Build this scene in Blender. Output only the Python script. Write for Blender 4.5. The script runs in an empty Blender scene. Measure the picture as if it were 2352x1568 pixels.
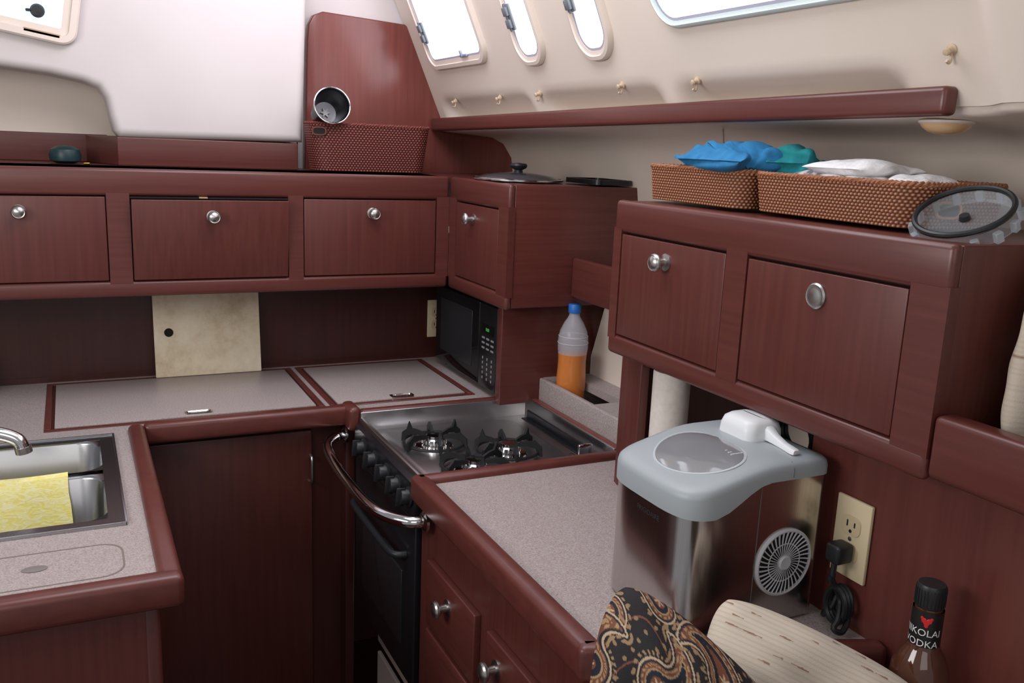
import bpy, bmesh, math, random
import numpy as np
from mathutils import Vector, Matrix
random.seed(4)
S=bpy.context.scene; C=S.collection
V=Vector; PI=math.pi
S.view_settings.view_transform='Standard'
# ---------------- camera -----------------
F=2074.0; H=1.57
Xc=V((.9003,.0560,-.4318)).normalized()
Yc=V((-.4336,.2088,-.8766)); Yc=(Yc-Xc*Yc.dot(Xc)).normalized()
Zc=Xc.cross(Yc)
R=Matrix((Xc,Yc,Zc))
cd=bpy.data.cameras.new('camera'); cam=bpy.data.objects.new('camera',cd); C.objects.link(cam)
cd.sensor_width=36; cd.lens=F/2352*36; cd.clip_start=.02
cam.matrix_world=Matrix.Translation((0,0,H))@R.to_4x4()
S.camera=cam
def ray(px,py): return R@V(((px-1176)/F,-(py-784)/F,-1))
def P(px,py,ax,val):
    d=ray(px,py); o=V((0,0,H)); i='xyz'.index(ax)
    return o+d*((val-o[i])/d[i])
def T(px,py,t): return V((0,0,H))+ray(px,py)*t
# ---------------- materials ----------------
def newmat(name):
    m=bpy.data.materials.new(name); m.use_nodes=True
    nt=m.node_tree; return m,nt,nt.nodes['Principled BSDF']
def plain(name,col,rough=.5,metal=0,spec=.5,coat=0,trans=0,alpha=1,emit=0,ior=1.45):
    m,nt,b=newmat(name)
    b.inputs['Base Color'].default_value=(*col,1); b.inputs['Roughness'].default_value=rough
    b.inputs['Metallic'].default_value=metal; b.inputs['Specular IOR Level'].default_value=spec
    b.inputs['Coat Weight'].default_value=coat; b.inputs['Transmission Weight'].default_value=trans
    b.inputs['Alpha'].default_value=alpha; b.inputs['IOR'].default_value=ior
    if emit: b.inputs['Emission Color'].default_value=(*col,1); b.inputs['Emission Strength'].default_value=emit
    n=nt.nodes.new('ShaderNodeTexNoise'); n.inputs['Scale'].default_value=30
    dv=.006 if metal else .03
    g=nt.nodes.new('ShaderNodeNewGeometry'); nt.links.new(g.outputs['Position'],n.inputs['Vector'])
    mr=nt.nodes.new('ShaderNodeMapRange'); mr.inputs['To Min'].default_value=max(0,rough-dv); mr.inputs['To Max'].default_value=min(1,rough+dv)
    nt.links.new(n.outputs['Fac'],mr.inputs['Value']); nt.links.new(mr.outputs['Result'],b.inputs['Roughness'])
    return m
def ramp(nt,stops):
    r=nt.nodes.new('ShaderNodeValToRGB'); e=r.color_ramp.elements
    while len(e)<len(stops): e.new(.5)
    for q,(p,c) in zip(e,stops): q.position=p; q.color=(*c,1)
    return r
def noisemat(name,scale3,stops,rough=.5,detail=5,nscale=1,bump=0,metal=0,coat=0,dist=0,spec=.5):
    m,nt,b=newmat(name)
    g=nt.nodes.new('ShaderNodeNewGeometry'); mp=nt.nodes.new('ShaderNodeMapping')
    mp.inputs['Scale'].default_value=scale3; nt.links.new(g.outputs['Position'],mp.inputs['Vector'])
    n=nt.nodes.new('ShaderNodeTexNoise'); n.inputs['Scale'].default_value=nscale; n.inputs['Detail'].default_value=detail; n.inputs['Distortion'].default_value=dist
    nt.links.new(mp.outputs['Vector'],n.inputs['Vector'])
    r=ramp(nt,stops); nt.links.new(n.outputs['Fac'],r.inputs['Fac']); nt.links.new(r.outputs['Color'],b.inputs['Base Color'])
    b.inputs['Roughness'].default_value=rough; b.inputs['Metallic'].default_value=metal; b.inputs['Coat Weight'].default_value=coat
    b.inputs['Specular IOR Level'].default_value=spec
    if bump:
        bp=nt.nodes.new('ShaderNodeBump'); bp.inputs['Strength'].default_value=bump; bp.inputs['Distance'].default_value=.002
        nt.links.new(n.outputs['Fac'],bp.inputs['Height']); nt.links.new(bp.outputs['Normal'],b.inputs['Normal'])
    return m
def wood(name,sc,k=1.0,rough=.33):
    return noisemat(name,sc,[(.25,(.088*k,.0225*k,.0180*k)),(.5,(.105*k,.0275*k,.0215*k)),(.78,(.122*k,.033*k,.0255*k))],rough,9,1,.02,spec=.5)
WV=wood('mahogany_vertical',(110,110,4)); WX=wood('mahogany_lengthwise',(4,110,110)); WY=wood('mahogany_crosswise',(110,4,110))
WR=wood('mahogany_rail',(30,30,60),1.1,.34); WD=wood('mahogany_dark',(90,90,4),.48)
LAM=noisemat('speckled_laminate',(420,420,420),[(.3,(.24,.19,.17)),(.43,(.35,.29,.275)),(.55,(.39,.335,.32)),(.7,(.49,.43,.41))],.4,3,1)
LINER=noisemat('cream_liner',(3,3,3),[(.3,(.77,.67,.58)),(.7,(.82,.72,.63))],.42,3,1)
LINW=noisemat('white_liner',(3,3,3),[(.3,(.66,.60,.58)),(.7,(.71,.65,.63))],.5,3,1)
FLOOR=wood('teak_floor',(40,3,40),.4)
STEEL=noisemat('brushed_steel',(500,500,3),[(.3,(.50,.47,.45)),(.7,(.56,.53,.51))],.20,3,1,.02,metal=1)
SINKM=plain('sink_steel',(.43,.43,.44),.27,1)
CHROME=plain('chrome',(.75,.74,.74),.12,1)
NICKEL=plain('satin_nickel',(.5,.48,.46),.3,1)
BLACK=plain('black_enamel',(.012,.012,.014),.25); BLKPL=plain('black_plastic',(.015,.016,.018),.4)
DARK=plain('dark_gap',(.006,.003,.003),.8)  # near-black colour for the shade in gaps, holes and recesses
IRON=plain('cast_iron',(.010,.010,.011),.55)
GREYPL=plain('grey_plastic',(.34,.375,.39),.4)
WHPL=plain('white_plastic',(.72,.74,.75),.35)
GRILLE=plain('grille_grey',(.50,.50,.52),.4)
BEIGEPL=plain('beige_plastic',(.62,.52,.34),.4)
CREAMPL=plain('cream_frame',(.80,.69,.60),.4)
PAPER=noisemat('paper_towel',(80,80,80),[(.3,(.72,.66,.6)),(.7,(.82,.76,.7))],.9,3,1,.3)
PANE=plain('daylight_pane',(.93,.92,1.0),.3,emit=2.8)
SMOKE=plain('smoked_window',(.20,.21,.22),.12,coat=.5)
GLASS=plain('clear_plastic',(.60,.66,.70),.06,alpha=.22)
def colmat(name,stops=None,rough=.8,bump=None):
    m,nt,b=newmat(name); a=nt.nodes.new('ShaderNodeAttribute'); a.attribute_name='Col'
    if stops:
        r=ramp(nt,stops); nt.links.new(a.outputs['Fac'],r.inputs['Fac']); nt.links.new(r.outputs['Color'],b.inputs['Base Color'])
    else: nt.links.new(a.outputs['Color'],b.inputs['Base Color'])
    b.inputs['Roughness'].default_value=rough; b.inputs['Specular IOR Level'].default_value=.3
    if bump:
        g=nt.nodes.new('ShaderNodeNewGeometry'); n=nt.nodes.new('ShaderNodeTexNoise'); n.inputs['Scale'].default_value=bump
        nt.links.new(g.outputs['Position'],n.inputs['Vector'])
        bp=nt.nodes.new('ShaderNodeBump'); bp.inputs['Strength'].default_value=.4; bp.inputs['Distance'].default_value=.001
        nt.links.new(n.outputs['Fac'],bp.inputs['Height']); nt.links.new(bp.outputs['Normal'],b.inputs['Normal'])
    return m
WEAVE=colmat('orange_rattan',[(0,(.06,.017,.009)),(.4,(.24,.085,.04)),(1,(.60,.29,.15))],.5)
WEAVR=colmat('red_rattan',[(0,(.03,.006,.006)),(.45,(.13,.026,.02)),(1,(.38,.12,.09))],.5)
PAIS=colmat('paisley_fabric',None,.7,900); CREAMF=colmat('cream_dash_fabric',None,.9,700)
# ---------------- mesh helpers ----------------
def nb(): return bmesh.new()
def join(bm,t,M=None):
    if M is not None: bmesh.ops.transform(t,matrix=M,verts=t.verts)
    me=bpy.data.meshes.new('tmp'); t.to_mesh(me); bm.from_mesh(me); t.free(); bpy.data.meshes.remove(me)
def bx(bm,x0,x1,y0,y1,z0,z1,r=0,seg=3,M=None):
    t=nb(); bmesh.ops.create_cube(t,size=1)
    for v in t.verts: v.co=V(((x0+x1)/2+v.co.x*(x1-x0),(y0+y1)/2+v.co.y*(y1-y0),(z0+z1)/2+v.co.z*(z1-z0)))
    if r: bmesh.ops.bevel(t,geom=list(t.edges),offset=r,segments=seg,profile=.5,affect='EDGES')
    join(bm,t,M)
def prism(bm,pts,vec,r=0,seg=3,M=None):
    t=nb(); vec=V(vec); a=[t.verts.new(V(p)) for p in pts]; b=[t.verts.new(V(p)+vec) for p in pts]
    t.faces.new(a); t.faces.new(b[::-1])
    for i in range(len(a)):
        j=(i+1)%len(a); t.faces.new((a[j],a[i],b[i],b[j]))
    bmesh.ops.recalc_face_normals(t,faces=t.faces)
    if r:
        es=[e for e in t.edges if (e.verts[0] in a)==(e.verts[1] in a)]
        bmesh.ops.bevel(t,geom=es,offset=r,segments=seg,profile=.5,affect='EDGES')
    join(bm,t,M)
def loft(bm,loops,c0=True,c1=True,M=None,closed=True):
    t=nb(); L=[[t.verts.new(V(p)) for p in l] for l in loops]; n=len(L[0])
    for a,b in zip(L,L[1:]):
        for i in range(n if closed else n-1):
            j=(i+1)%n
            t.faces.new((a[i],a[j],b[j],b[i]))
    if c0: t.faces.new(L[0][::-1])
    if c1: t.faces.new(L[-1])
    bmesh.ops.recalc_face_normals(t,faces=t.faces)
    join(bm,t,M)
def circ(r,z,n=28,cx=0,cy=0): return [(cx+r*math.cos(2*PI*i/n),cy+r*math.sin(2*PI*i/n),z) for i in range(n)]
def lathe(bm,prof,M=None,n=28,caps=True): loft(bm,[circ(max(r,1e-4),z,n) for r,z in prof],caps,caps,M)
def rrect(x0,x1,y0,y1,r,z,n=5):
    o=[]
    for cx,cy,a0 in ((x1-r,y1-r,0),(x0+r,y1-r,90),(x0+r,y0+r,180),(x1-r,y0+r,270)):
        for k in range(n+1):
            a=math.radians(a0+90*k/n); o.append((cx+r*math.cos(a),cy+r*math.sin(a),z))
    return o
def smooth(pts,k=6,closed=False):
    p=[V(q) for q in pts]; n=len(p); o=[]
    for i in range(n if closed else n-1):
        if closed: a,b,c,d=p[i-1],p[i],p[(i+1)%n],p[(i+2)%n]
        else: a,b,c,d=p[max(i-1,0)],p[i],p[i+1],p[min(i+2,n-1)]
        for s in range(k):
            t=s/k; o.append(.5*((2*b)+(c-a)*t+(2*a-5*b+4*c-d)*t*t+(3*b-a-3*c+d)*t**3))
    if not closed: o.append(p[-1])
    return o
def tube(bm,pts,r,n=10,closed=False):
    pts=[V(p) for p in pts]; N=len(pts); loops=[]; up=None
    for i,p in enumerate(pts):
        if closed: d=pts[(i+1)%N]-pts[i-1]
        else: d=pts[min(i+1,N-1)]-pts[max(i-1,0)]
        d.normalize()
        if up is None: up=V((0,0,1)) if abs(d.z)<.9 else V((1,0,0))
        s=d.cross(up).normalized(); up=s.cross(d).normalized()
        rr=r[i] if isinstance(r,(list,tuple)) else r
        loops.append([p+s*rr*math.cos(2*PI*k/n)+up*rr*math.sin(2*PI*k/n) for k in range(n)])
    if closed: loft(bm,loops+[loops[0]],False,False)
    else: loft(bm,loops)
def orient(pos,d,up=(0,0,1)):
    z=V(d).normalized(); u=V(up)
    if abs(z.dot(u))>.98: u=V((0,1,0))
    x=u.cross(z).normalized(); y=z.cross(x)
    return Matrix.Translation(V(pos))@Matrix((x,y,z)).transposed().to_4x4()
# ---------------- object helpers ----------------
WP={}
def mk(name,b,mat,parent=None,angle=38,sm=True):
    if isinstance(b,bmesh.types.BMesh):
        me=bpy.data.meshes.new(name); b.to_mesh(me); b.free()
    else: me=b
    co=[v.co for v in me.vertices]
    lo=[min(c[i] for c in co) for i in range(3)]; hi=[max(c[i] for c in co) for i in range(3)]
    w=V(((lo[0]+hi[0])/2,(lo[1]+hi[1])/2,lo[2]))
    me.transform(Matrix.Translation(-w)); me.materials.append(mat)
    if sm: me.shade_smooth(); me.set_sharp_from_angle(angle=math.radians(angle))
    o=bpy.data.objects.new(name,me); C.objects.link(o); WP[o]=w
    if parent: o.parent=parent; o.location=w-WP[parent]
    else: o.location=w
    return o
def tag(o,label,cat,group=None):
    o['label']=label; o['category']=cat
    if group: o['group']=group
    return o
def thing(name,label,cat,loc,group=None):
    o=bpy.data.objects.new(name,None); C.objects.link(o); o.empty_display_size=.05
    o.location=V(loc); WP[o]=V(loc); return tag(o,label,cat,group)
def st(name,b,mat,**k):
    o=mk(name,b,mat,**k); o['kind']='structure'; return o
def one(name,b,mat,label,cat,group=None,**k): return tag(mk(name,b,mat,**k),label,cat,group)
def textmesh(s,size):
    cu=bpy.data.curves.new('t','FONT'); cu.body=s; cu.size=size; cu.align_x='CENTER'; cu.resolution_u=3
    o=bpy.data.objects.new('t',cu); C.objects.link(o); dg=bpy.context.evaluated_depsgraph_get(); dg.update()
    me=bpy.data.meshes.new_from_object(o.evaluated_get(dg)); bpy.data.objects.remove(o); bpy.data.curves.remove(cu)
    return me
def fac(axis,a0,a1,d0,d1,z0,z1,r=0,bm=None):
    if axis=='y': bx(bm,a0,a1,d0,d1,z0,z1,r)
    else: bx(bm,d0,d1,a0,a1,z0,z1,r)
def knob(parent,pos,d,r=.0155,flat=False):
    b=nb(); M=orient(pos,d)
    if flat: lathe(b,[(r*1.15,0),(r*1.15,.003),(r*1.0,.005),(r*.85,.0045),(r*.6,.0055),(0,.006)],M)
    else: lathe(b,[(r*.95,0),(r*.95,.002),(r*.45,.004),(r*.42,.014),(r*.8,.018),(r,.021),(r,.025),(r*.85,.028),(r*.75,.0275),(r*.55,.030),(0,.0315)],M)
    return mk('knob',b,NICKEL,parent)
# =================== SETTING ====================
b=nb(); bx(b,-.9,1.35,-.4,2.8,-.02,0); st('floor',b,FLOOR)
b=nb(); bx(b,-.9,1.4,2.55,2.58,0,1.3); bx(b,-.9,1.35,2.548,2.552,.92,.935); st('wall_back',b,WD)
b=nb(); bx(b,-.9,1.4,2.78,2.80,1.3,2.3); st('wall_aft',b,LINW)
pp=[(-260,-260),(715,-260),(705,20),(697,327),(560,323),(400,319),(274,314),(262,300),(252,262),(243,225),(225,200),(190,186),(110,168),(0,152),(-260,130)]
b=nb(); prism(b,[P(x,y,'y',2.55) for x,y in pp],(0,.16,0),.022,5); st('wall_moulded_panel',b,LINW,angle=60)
b=nb(); x0=-.9
bx(b,x0,.2,2.74,2.775,1.548,2.0,.004); st('wall_niche',b,LINER)
b=nb(); bx(b,x0,.1,2.735,2.76,1.478,1.552,.003)
prism(b,[(.117,2.556,1.478),(.574,2.556,1.478),(.574,2.75,1.478),(.041,2.75,1.478)],(0,0,.072),.003); st('trim_1',b,WX)
b=nb(); bx(b,x0,1.35,2.332,2.78,1.462,1.478); st('trim_2',b,WX)
pp=[(700,404),(706,90),(709,55),(720,34),(742,26),(930,56),(944,68),(952,90),(1024,280),(1150,285),(1185,325),(1200,345),(1300,372),(1300,425)]
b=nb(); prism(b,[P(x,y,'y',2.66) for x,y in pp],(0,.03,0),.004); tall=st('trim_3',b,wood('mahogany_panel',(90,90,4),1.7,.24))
b=nb(); bx(b,.595,.5975,2.657,2.661,1.48,1.93); mk('panel_seam',b,DARK,tall)
b=nb(); bx(b,.574,1.4,2.70,2.72,1.47,2.3); st('wall_aft_liner',b,LINW)
def xl(z): return 1.04-.44*(z-1.63)
def zu(y): return 1.603+(2.62-y)*.0157
ys=[2.68-i*.02 for i in range(120)]
zs=[2.25,2.1,1.95,1.85,1.80,1.77,1.745,1.73,1.715,1.70,1.69,1.68,1.67,1.66,1.65,1.642]
def ss(t): t=max(0,min(1,t)); return t*t*(3-2*t)
loops=[]
for y in ys:
    L=[]
    for z in zs:
        d=0
        for a,c in ((.90,1.43),(1.47,1.98),(2.02,2.60)):
            if a<y<c:
                e=min(ss((y-a)/.05),ss((c-y)/.05)); d=e*ss((1.70-z)/.045)*.05
        x=xl(z)+d
        x-=.05*ss((.80-y)/.08)
        L.append((x,y,z))
    u=zu(y); off=-.05*ss((.80-y)/.08)
    L+= [(1.04+off,y,u+.02),(1.04+off,y,u+.002),(1.06+off,y,u-.002),(1.14,y,u-.006),(1.21,y,u-.012),(1.25,y,u-.03),(1.28,y,1.53),(1.30,y,1.4),(1.32,y,1.2),(1.34,y,.8),(1.35,y,.3)]
    loops.append(L)
b=nb(); loft(b,loops,False,False,closed=False); hull=st('wall_right',b,LINER,angle=80)
b=nb(); p0=V((1.012,2.655,1.621)); p1=V((1.016,.828,1.648)); d=(p1-p0); L=d.length
M=Matrix.Translation((p0+p1)/2)@Matrix((V((1,0,0)),-d.normalized(),V((0,0,1)))).transposed().to_4x4()
bx(b,-.012,.014,-L/2,L/2,-.0185,.0185,.007,3,M); one('shelf_rail',b,wood('mahogany_shelf_rail',(110,4,110),1.1,.32),'long mahogany rail along the cream hull liner below the windows','rail')
def lpt(y,q,off=0):
    n=V((-1,0,-.44)).normalized(); return V((xl(q),y,q))+n*off
def win(i,y0,y1,z0,z1,r,fw,frame,latches,pane=PANE):
    def loop(ins,off):
        rr=max(r-ins,.004); return [lpt(p[0],p[1],off) for p in rrect(y0+ins,y1-ins,z0+ins,z1-ins,rr,0,7)]
    b=nb(); loft(b,[loop(0,-.004),loop(0,.006),loop(.004,.012),loop(fw*.55,.013),loop(fw*.6,.009),loop(fw,.008),loop(fw,-.004)],False,False)
    w=mk('window_%d'%i,b,frame); w['kind']='structure'
    b=nb(); loft(b,[loop(fw-.003,.002),loop(fw-.003,.004)]); mk('pane',b,pane,w)
    b=nb(); loft(b,[loop(fw-.002,.004),loop(fw-.002,.007),loop(fw+.005,.007),loop(fw+.005,.004)],False,False); mk('gasket',b,plain('gasket_grey%d'%i,(.45,.45,.54),.5),w)
    for (yl,zl_) in latches:
        b=nb(); M=orient(lpt(yl,zl_,.008),(-1,0,-.44),(0,0,1))
        bx(b,-.014,.014,-.030,.030,0,.006,.002,2,M); bx(b,-.010,.010,-.024,-.004,.005,.013,.002,2,M); bx(b,-.010,.010,.004,.024,.005,.013,.002,2,M); tube(b,[M@V((0,-.032,.007)),M@V((0,.032,.007))],.0035)
        mk('latch',b,plain('latch_grey%d'%i,(.16,.18,.2),.35),w)
    return w
w1=win(1,2.165,2.565,1.772,2.14,.05,.024,CREAMPL,[(2.525,1.872)])
b=nb(); M=orient(lpt(2.30,1.80,.008),(-1,0,-.44)); bx(b,-.022,.022,-.004,.004,0,.006,.002,2,M); bx(b,-.004,.004,-.002,.016,.004,.012,.002,2,M); mk('catch',b,plain('catch_lilac',(.30,.30,.42),.4),w1)
win(2,1.862,2.0,1.752,2.1,.055,.02,CREAMPL,[(1.970,1.86)])
win(3,1.578,1.718,1.746,2.1,.06,.02,CREAMPL,[(1.688,1.87)])
win(4,.45,1.42,1.782,2.15,.06,.012,plain('pale_trim',(.66,.76,.75),.4),[])
b=nb()
def wl(ins,off): return [V((p[0],2.545+off-.0,p[1])) for p in rrect(-.36+ins,.035-ins,1.757+ins,2.15-ins,max(.035-ins,.004),0,6)]
Mw=Matrix.Translation(V((.035,2.545,1.77)))@Matrix.Rotation(math.radians(9),4,'Y')@Matrix.Translation(V((-.035,-2.545,-1.77)))
loft(b,[wl(0,0),wl(0,-.016),wl(.004,-.02),wl(.018,-.02),wl(.02,-.012),wl(.036,-.012),wl(.036,0)],False,False,Mw)
w=mk('window_5',b,CREAMPL); w['kind']='structure'
b=nb(); loft(b,[wl(.034,-.004),wl(.034,-.006)],True,True,Mw); mk('pane',b,plain('sky_pane',(.62,.78,.9),.3,emit=.9),w)
b=nb(); lathe(b,[(.015,0),(.016,.01),(.012,.016),(0,.017)],orient((-.045,2.538,1.835),(0,-1,0))); bx(b,-.07,-.04,2.522,2.535,1.832,1.838,.002); mk('latch',b,BLKPL,w)
b=nb(); bx(b,-.08,.0,2.525,2.531,1.768,1.778,.002,2,Mw); mk('hinge',b,plain('hinge_tan',(.45,.28,.16),.5),w)
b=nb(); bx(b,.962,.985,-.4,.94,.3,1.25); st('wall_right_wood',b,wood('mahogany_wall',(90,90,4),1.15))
b=nb(); bx(b,.986,1.3,.945,.955,.921,1.194); st('trim_9',b,WD)
b=nb(); bx(b,.90,.935,-.4,.698,1.203,1.281,.008); bx(b,.93,1.3,-.4,.698,1.21,1.235); st('trim_4',b,WY)
b=nb(); bx(b,.945,.965,1.365,1.43,.92,1.197,.003); bx(b,.95,1.33,1.42,1.44,.92,1.197); st('trim_5',b,WV)
b=nb(); bx(b,.955,1.34,2.0,2.028,.92,1.19,.003); st('trim_6',b,WX)
b=nb(); bx(b,1.11,1.128,1.44,1.936,1.205,1.305,.006); bx(b,1.128,1.32,1.44,1.936,1.205,1.215); st('trim_7',b,WY)
b=nb(); prism(b,[P(x,y,'x',1.22) for x,y in ((1392,690),(1338,880),(1430,900),(1430,690))],(.02,0,0),.004); st('trim_10',b,LINER)
# =================== CABINETS ====================
def cabinet(label,axis,face,a0,a1,z0,z1,doors,dz0,dz1,depth,knobs,mats,open_i=None,flat=(),er=.008,name='wall_cabinet',cat='cabinet'):
    base=(( (a0+a1)/2,face+depth/2,z0) if axis=='y' else (face+depth/2,(a0+a1)/2,z0))
    t=thing(name,label,cat,base)
    b=nb(); th=.018
    fac(axis,a0,a1,face,face+th,dz1,z1,er,b); fac(axis,a0,a1,face,face+th,z0,dz0,er,b)
    edges=[a0]+[e for d in doors for e in d]+[a1]
    for k in range(0,len(edges),2): fac(axis,edges[k],edges[k+1],face+.0003,face+th,dz0-er,dz1+er,0,b)
    mk('face_frame',b,mats[0],t)
    b=nb(); fac(axis,a0+.003,a1-.003,face+th,face+depth,z0+.004,z1-.002,.002,b); mk('body',b,mats[1],t)
    for i,(d0,d1) in enumerate(doors):
        g=.0025; b=nb(); fac(axis,d0+g,d1-g,face+.001,face+.017,dz0+g,dz1-g-(.004 if i==open_i else 0),.0015,b)
        if i==open_i:
            for v in b.verts: v.co.y-= .024*(v.co.z-dz0)/(dz1-dz0)+.003
        dr=mk('door',b,mats[2],t)
        b=nb(); fac(axis,d0+.0005,d1-.0005,face+.0172,face+.0178,dz0,dz1,0,b); mk('gap_shade',b,DARK,t)  # dark backing sheet, so the slit around the door looks shaded
        if i==open_i:
            b=nb(); fac(axis,d0+.001,d1-.001,face-.001,face+.017,dz1-.005,dz1-.001,0,b); mk('gap_shade',b,DARK,t)  # dark strip painted as shade above the tipped door
        a,z=knobs[i]
        if axis=='y': pos=(a,face+.001-(.025 if i==open_i else 0),z); dd=(0,-1,0)
        else: pos=(face+.001,a,z); dd=(-1,0,0)
        knob(dr,pos,dd,.0155,i in flat)
        if i==open_i:
            b=nb(); bx(b,a-.028,a-.008,face-.006,face+.006,dz1-.004,dz1+.000,.001); mk('catch',b,plain('catch_tan',(.35,.24,.14),.5),dr)
    return t
cabinet('long mahogany wall cabinet with round-knobbed flap doors above the freezer hatches','y',2.31,-.62,.93,1.178,1.48,[(-.285,.075),(.125,.494),(.532,.894)],1.216,1.417,.23,[(-.105,1.38),(.308,1.372),(.714,1.38)],(WX,WX,WV),open_i=1)
cabinet('narrow mahogany corner cabinet above the microwave','x',.93,1.936,2.309,1.178,1.48,[(1.992,2.262)],1.217,1.418,.37,[(2.146,1.38)],(WY,wood('mahogany_gloss_side',(4,110,110),1.1,.25),WV))
cabinet('mahogany wall cabinet with two doors and rattan baskets on top','x',.90,.70,1.421,1.196,1.481,[(.755,1.05),(1.098,1.396)],1.233,1.423,.36,[(.904,1.388),(1.254,1.387)],(WY,WV,WV),flat=(0,))
# =================== WORKTOPS ====================
def strip(bm,x0,x1,y0,y1,z0=.886,z1=.934,r=.011): bx(bm,x0,x1,y0,y1,z0,z1,r)
wt=thing('worktop','speckled laminate worktop with sink, freezer hatches and mahogany edge','worktop',(-.1,2.0,.885))
b=nb()
bx(b,-.85,-.50,1.33,2.548,.89,.92); bx(b,.040,.088,1.33,2.09,.89,.92); bx(b,-.50,.040,1.33,1.562,.89,.92); bx(b,-.50,.040,2.030,2.548,.89,.92)
bx(b,.040,1.33,2.09,2.548,.89,.92); bx(b,.60,1.33,2.05,2.10,.889,.9195)
mk('laminate_top',b,LAM,wt)
b=nb(); strip(b,.086,.120,1.298,2.078); mk('edge_rail',b,WR,wt)
b=nb(); strip(b,-.85,.1205,1.296,1.332,.884,.9345); mk('edge_rail',b,WR,wt)
b=nb(); strip(b,.118,.60,2.058,2.092); mk('edge_rail',b,WR,wt)
b=nb(); strip(b,.572,.602,2.024,2.10,.88,.94); strip(b,.60,1.08,2.028,2.060,.886,.93); mk('edge_rail',b,WR,wt)
def hatch(x0,x1,y0,y1,pull):
    f=nb(); w=.014
    for q in ((x0,x1,y0,y0+w),(x0,x1,y1-w,y1),(x0,x0+w,y0+w,y1-w),(x1-w,x1,y0+w,y1-w)): bx(f,*q,.9195,.9225,.001,1)
    f2=mk('hatch_frame',f,WR,wt)
    b=nb(); bx(b,x0+w+.007,x1-w-.007,y0+w+.007,y1-w-.007,.919,.924,.0015,2); l=mk('hatch_lid',b,LAM,wt)
    b=nb(); bx(b,x0+w,x1-w,y0+w,y1-w,.9185,.9202); mk('hatch_gap',b,plain('hatch_wood_inner',(.05,.012,.010),.5),f2)
    b=nb(); px,py=pull; loops=[]
    for r_,z in ((0,.924),(0,.927),(.004,.9275),(.006,.9245)):
        loops.append(rrect(px-.031+r_,px+.031-r_,py-.013+r_,py+.013-r_,.005,z,3))
    loft(b,loops,False,True); tube(b,[(px-.018,py-.003,.927),(px+.018,py-.003,.927)],.003); mk('pull',b,CHROME,l)
    b=nb(); bx(b,px-.022,px+.022,py-.006,py+.006,.9246,.9252); mk('pull_recess',b,DARK,l)
hatch(-.08,.540,2.112,2.525,(.245,2.152))
hatch(.552,.938,2.112,2.525,(.745,2.145))
b=nb(); loft(b,[rrect(-.6,.045,1.362,1.483,.035,.9195),rrect(-.6,.045,1.362,1.483,.035,.9205),rrect(-.597,.042,1.365,1.480,.033,.9205),rrect(-.597,.042,1.365,1.480,.033,.9195)],False,False)
mk('inset_cover_seam',b,plain('seam_brown',(.2,.16,.14),.6),wt)
b=nb(); loft(b,[[(-.079+.018*math.cos(a),1.425+.011*math.sin(a),.9208) for a in [2*PI*k/24 for k in range(24)]],[(-.079+.017*math.cos(a),1.425+.010*math.sin(a),.9212) for a in [2*PI*k/24 for k in range(24)]]]); mk('finger_hole',b,plain('hole_grey',(.20,.17,.16),.6),wt)
# sink
sk=thing('sink','double bowl stainless steel sink set into the left worktop','sink',(-.235,1.8,.77))
b=nb(); z=.9235
for q in ((-.52,.055,1.548,1.577),(-.52,.055,2.016,2.045),(-.52,-.49,1.577,2.016),(.028,.055,1.577,2.016)): bx(b,*q,.9195,z)
for q in ((-.52,.057,1.546,1.551),(-.52,.057,2.043,2.048),(.053,.0575,1.546,2.048)): bx(b,*q,.9195,.9265,.0015,2)
bx(b,-.49,.028,1.803,1.829,.898,.914,.005)
mk('rim',b,SINKM,sk)
def bowl(y0,y1,zb):
    b=nb(); x0,x1=-.492,.030; zt_=.9232
    L=[rrect(x0,x1,y0,y1,.001,zt_,6),rrect(x0,x1,y0,y1,.045,zt_,6),rrect(x0+.004,x1-.004,y0+.004,y1-.004,.043,zt_-.006,6),rrect(x0+.010,x1-.010,y0+.008,y1-.008,.040,zb+.03,6),rrect(x0+.018,x1-.018,y0+.016,y1-.016,.036,zb+.008,6),rrect(x0+.035,x1-.035,y0+.033,y1-.033,.03,zb,6)]
    loft(b,L,False,True); o=mk('bowl',b,SINKM,sk,angle=60)
    b=nb(); lathe(b,[(.035,0),(.036,.002),(.026,.003),(.022,.001),(0,.001)],Matrix.Translation((-.2,(y0+y1)/2,zb))); mk('drain',b,CHROME,o)
bowl(1.575,1.806,.76); bowl(1.826,2.018,.80)
fc=thing('faucet','chrome faucet spout arching over the sink','faucet',(-.36,1.84,.92))
b=nb(); tube(b,smooth([(-.36,1.84,.925),(-.36,1.84,.98),(-.345,1.838,1.02),(-.29,1.832,1.035),(-.2,1.82,1.03),(-.14,1.812,1.018),(-.112,1.808,1.005),(-.104,1.806,.99)],5),.0125,12); mk('spout',b,CHROME,fc)
b=nb(); tube(b,[(-.104,1.806,.992),(-.102,1.806,.98)],.0145,14); mk('aerator',b,NICKEL,fc)
b=nb(); lathe(b,[(.028,0),(.028,.006),(.018,.01),(.016,.03),(0,.03)],Matrix.Translation((-.36,1.84,.915))); mk('base',b,CHROME,fc)
def sheet(name,grid,mat,thick=.0025,**k):
    b=nb(); vs=[[b.verts.new(V(p)) for p in r_] for r_ in grid]
    for i in range(len(vs)-1):
        for j in range(len(vs[0])-1): b.faces.new((vs[i][j],vs[i][j+1],vs[i+1][j+1],vs[i+1][j]))
    bmesh.ops.recalc_face_normals(b,faces=b.faces)
    ge=list(b.faces); bmesh.ops.solidify(b,geom=ge,thickness=thick); return mk(name,b,mat,**k)
YEL=noisemat('yellow_cloth',(55,55,110),[(.38,(.80,.71,.20)),(.5,(.83,.76,.32)),(.62,(.85,.80,.44))],.9,3,1,.5,dist=1.5)
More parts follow.
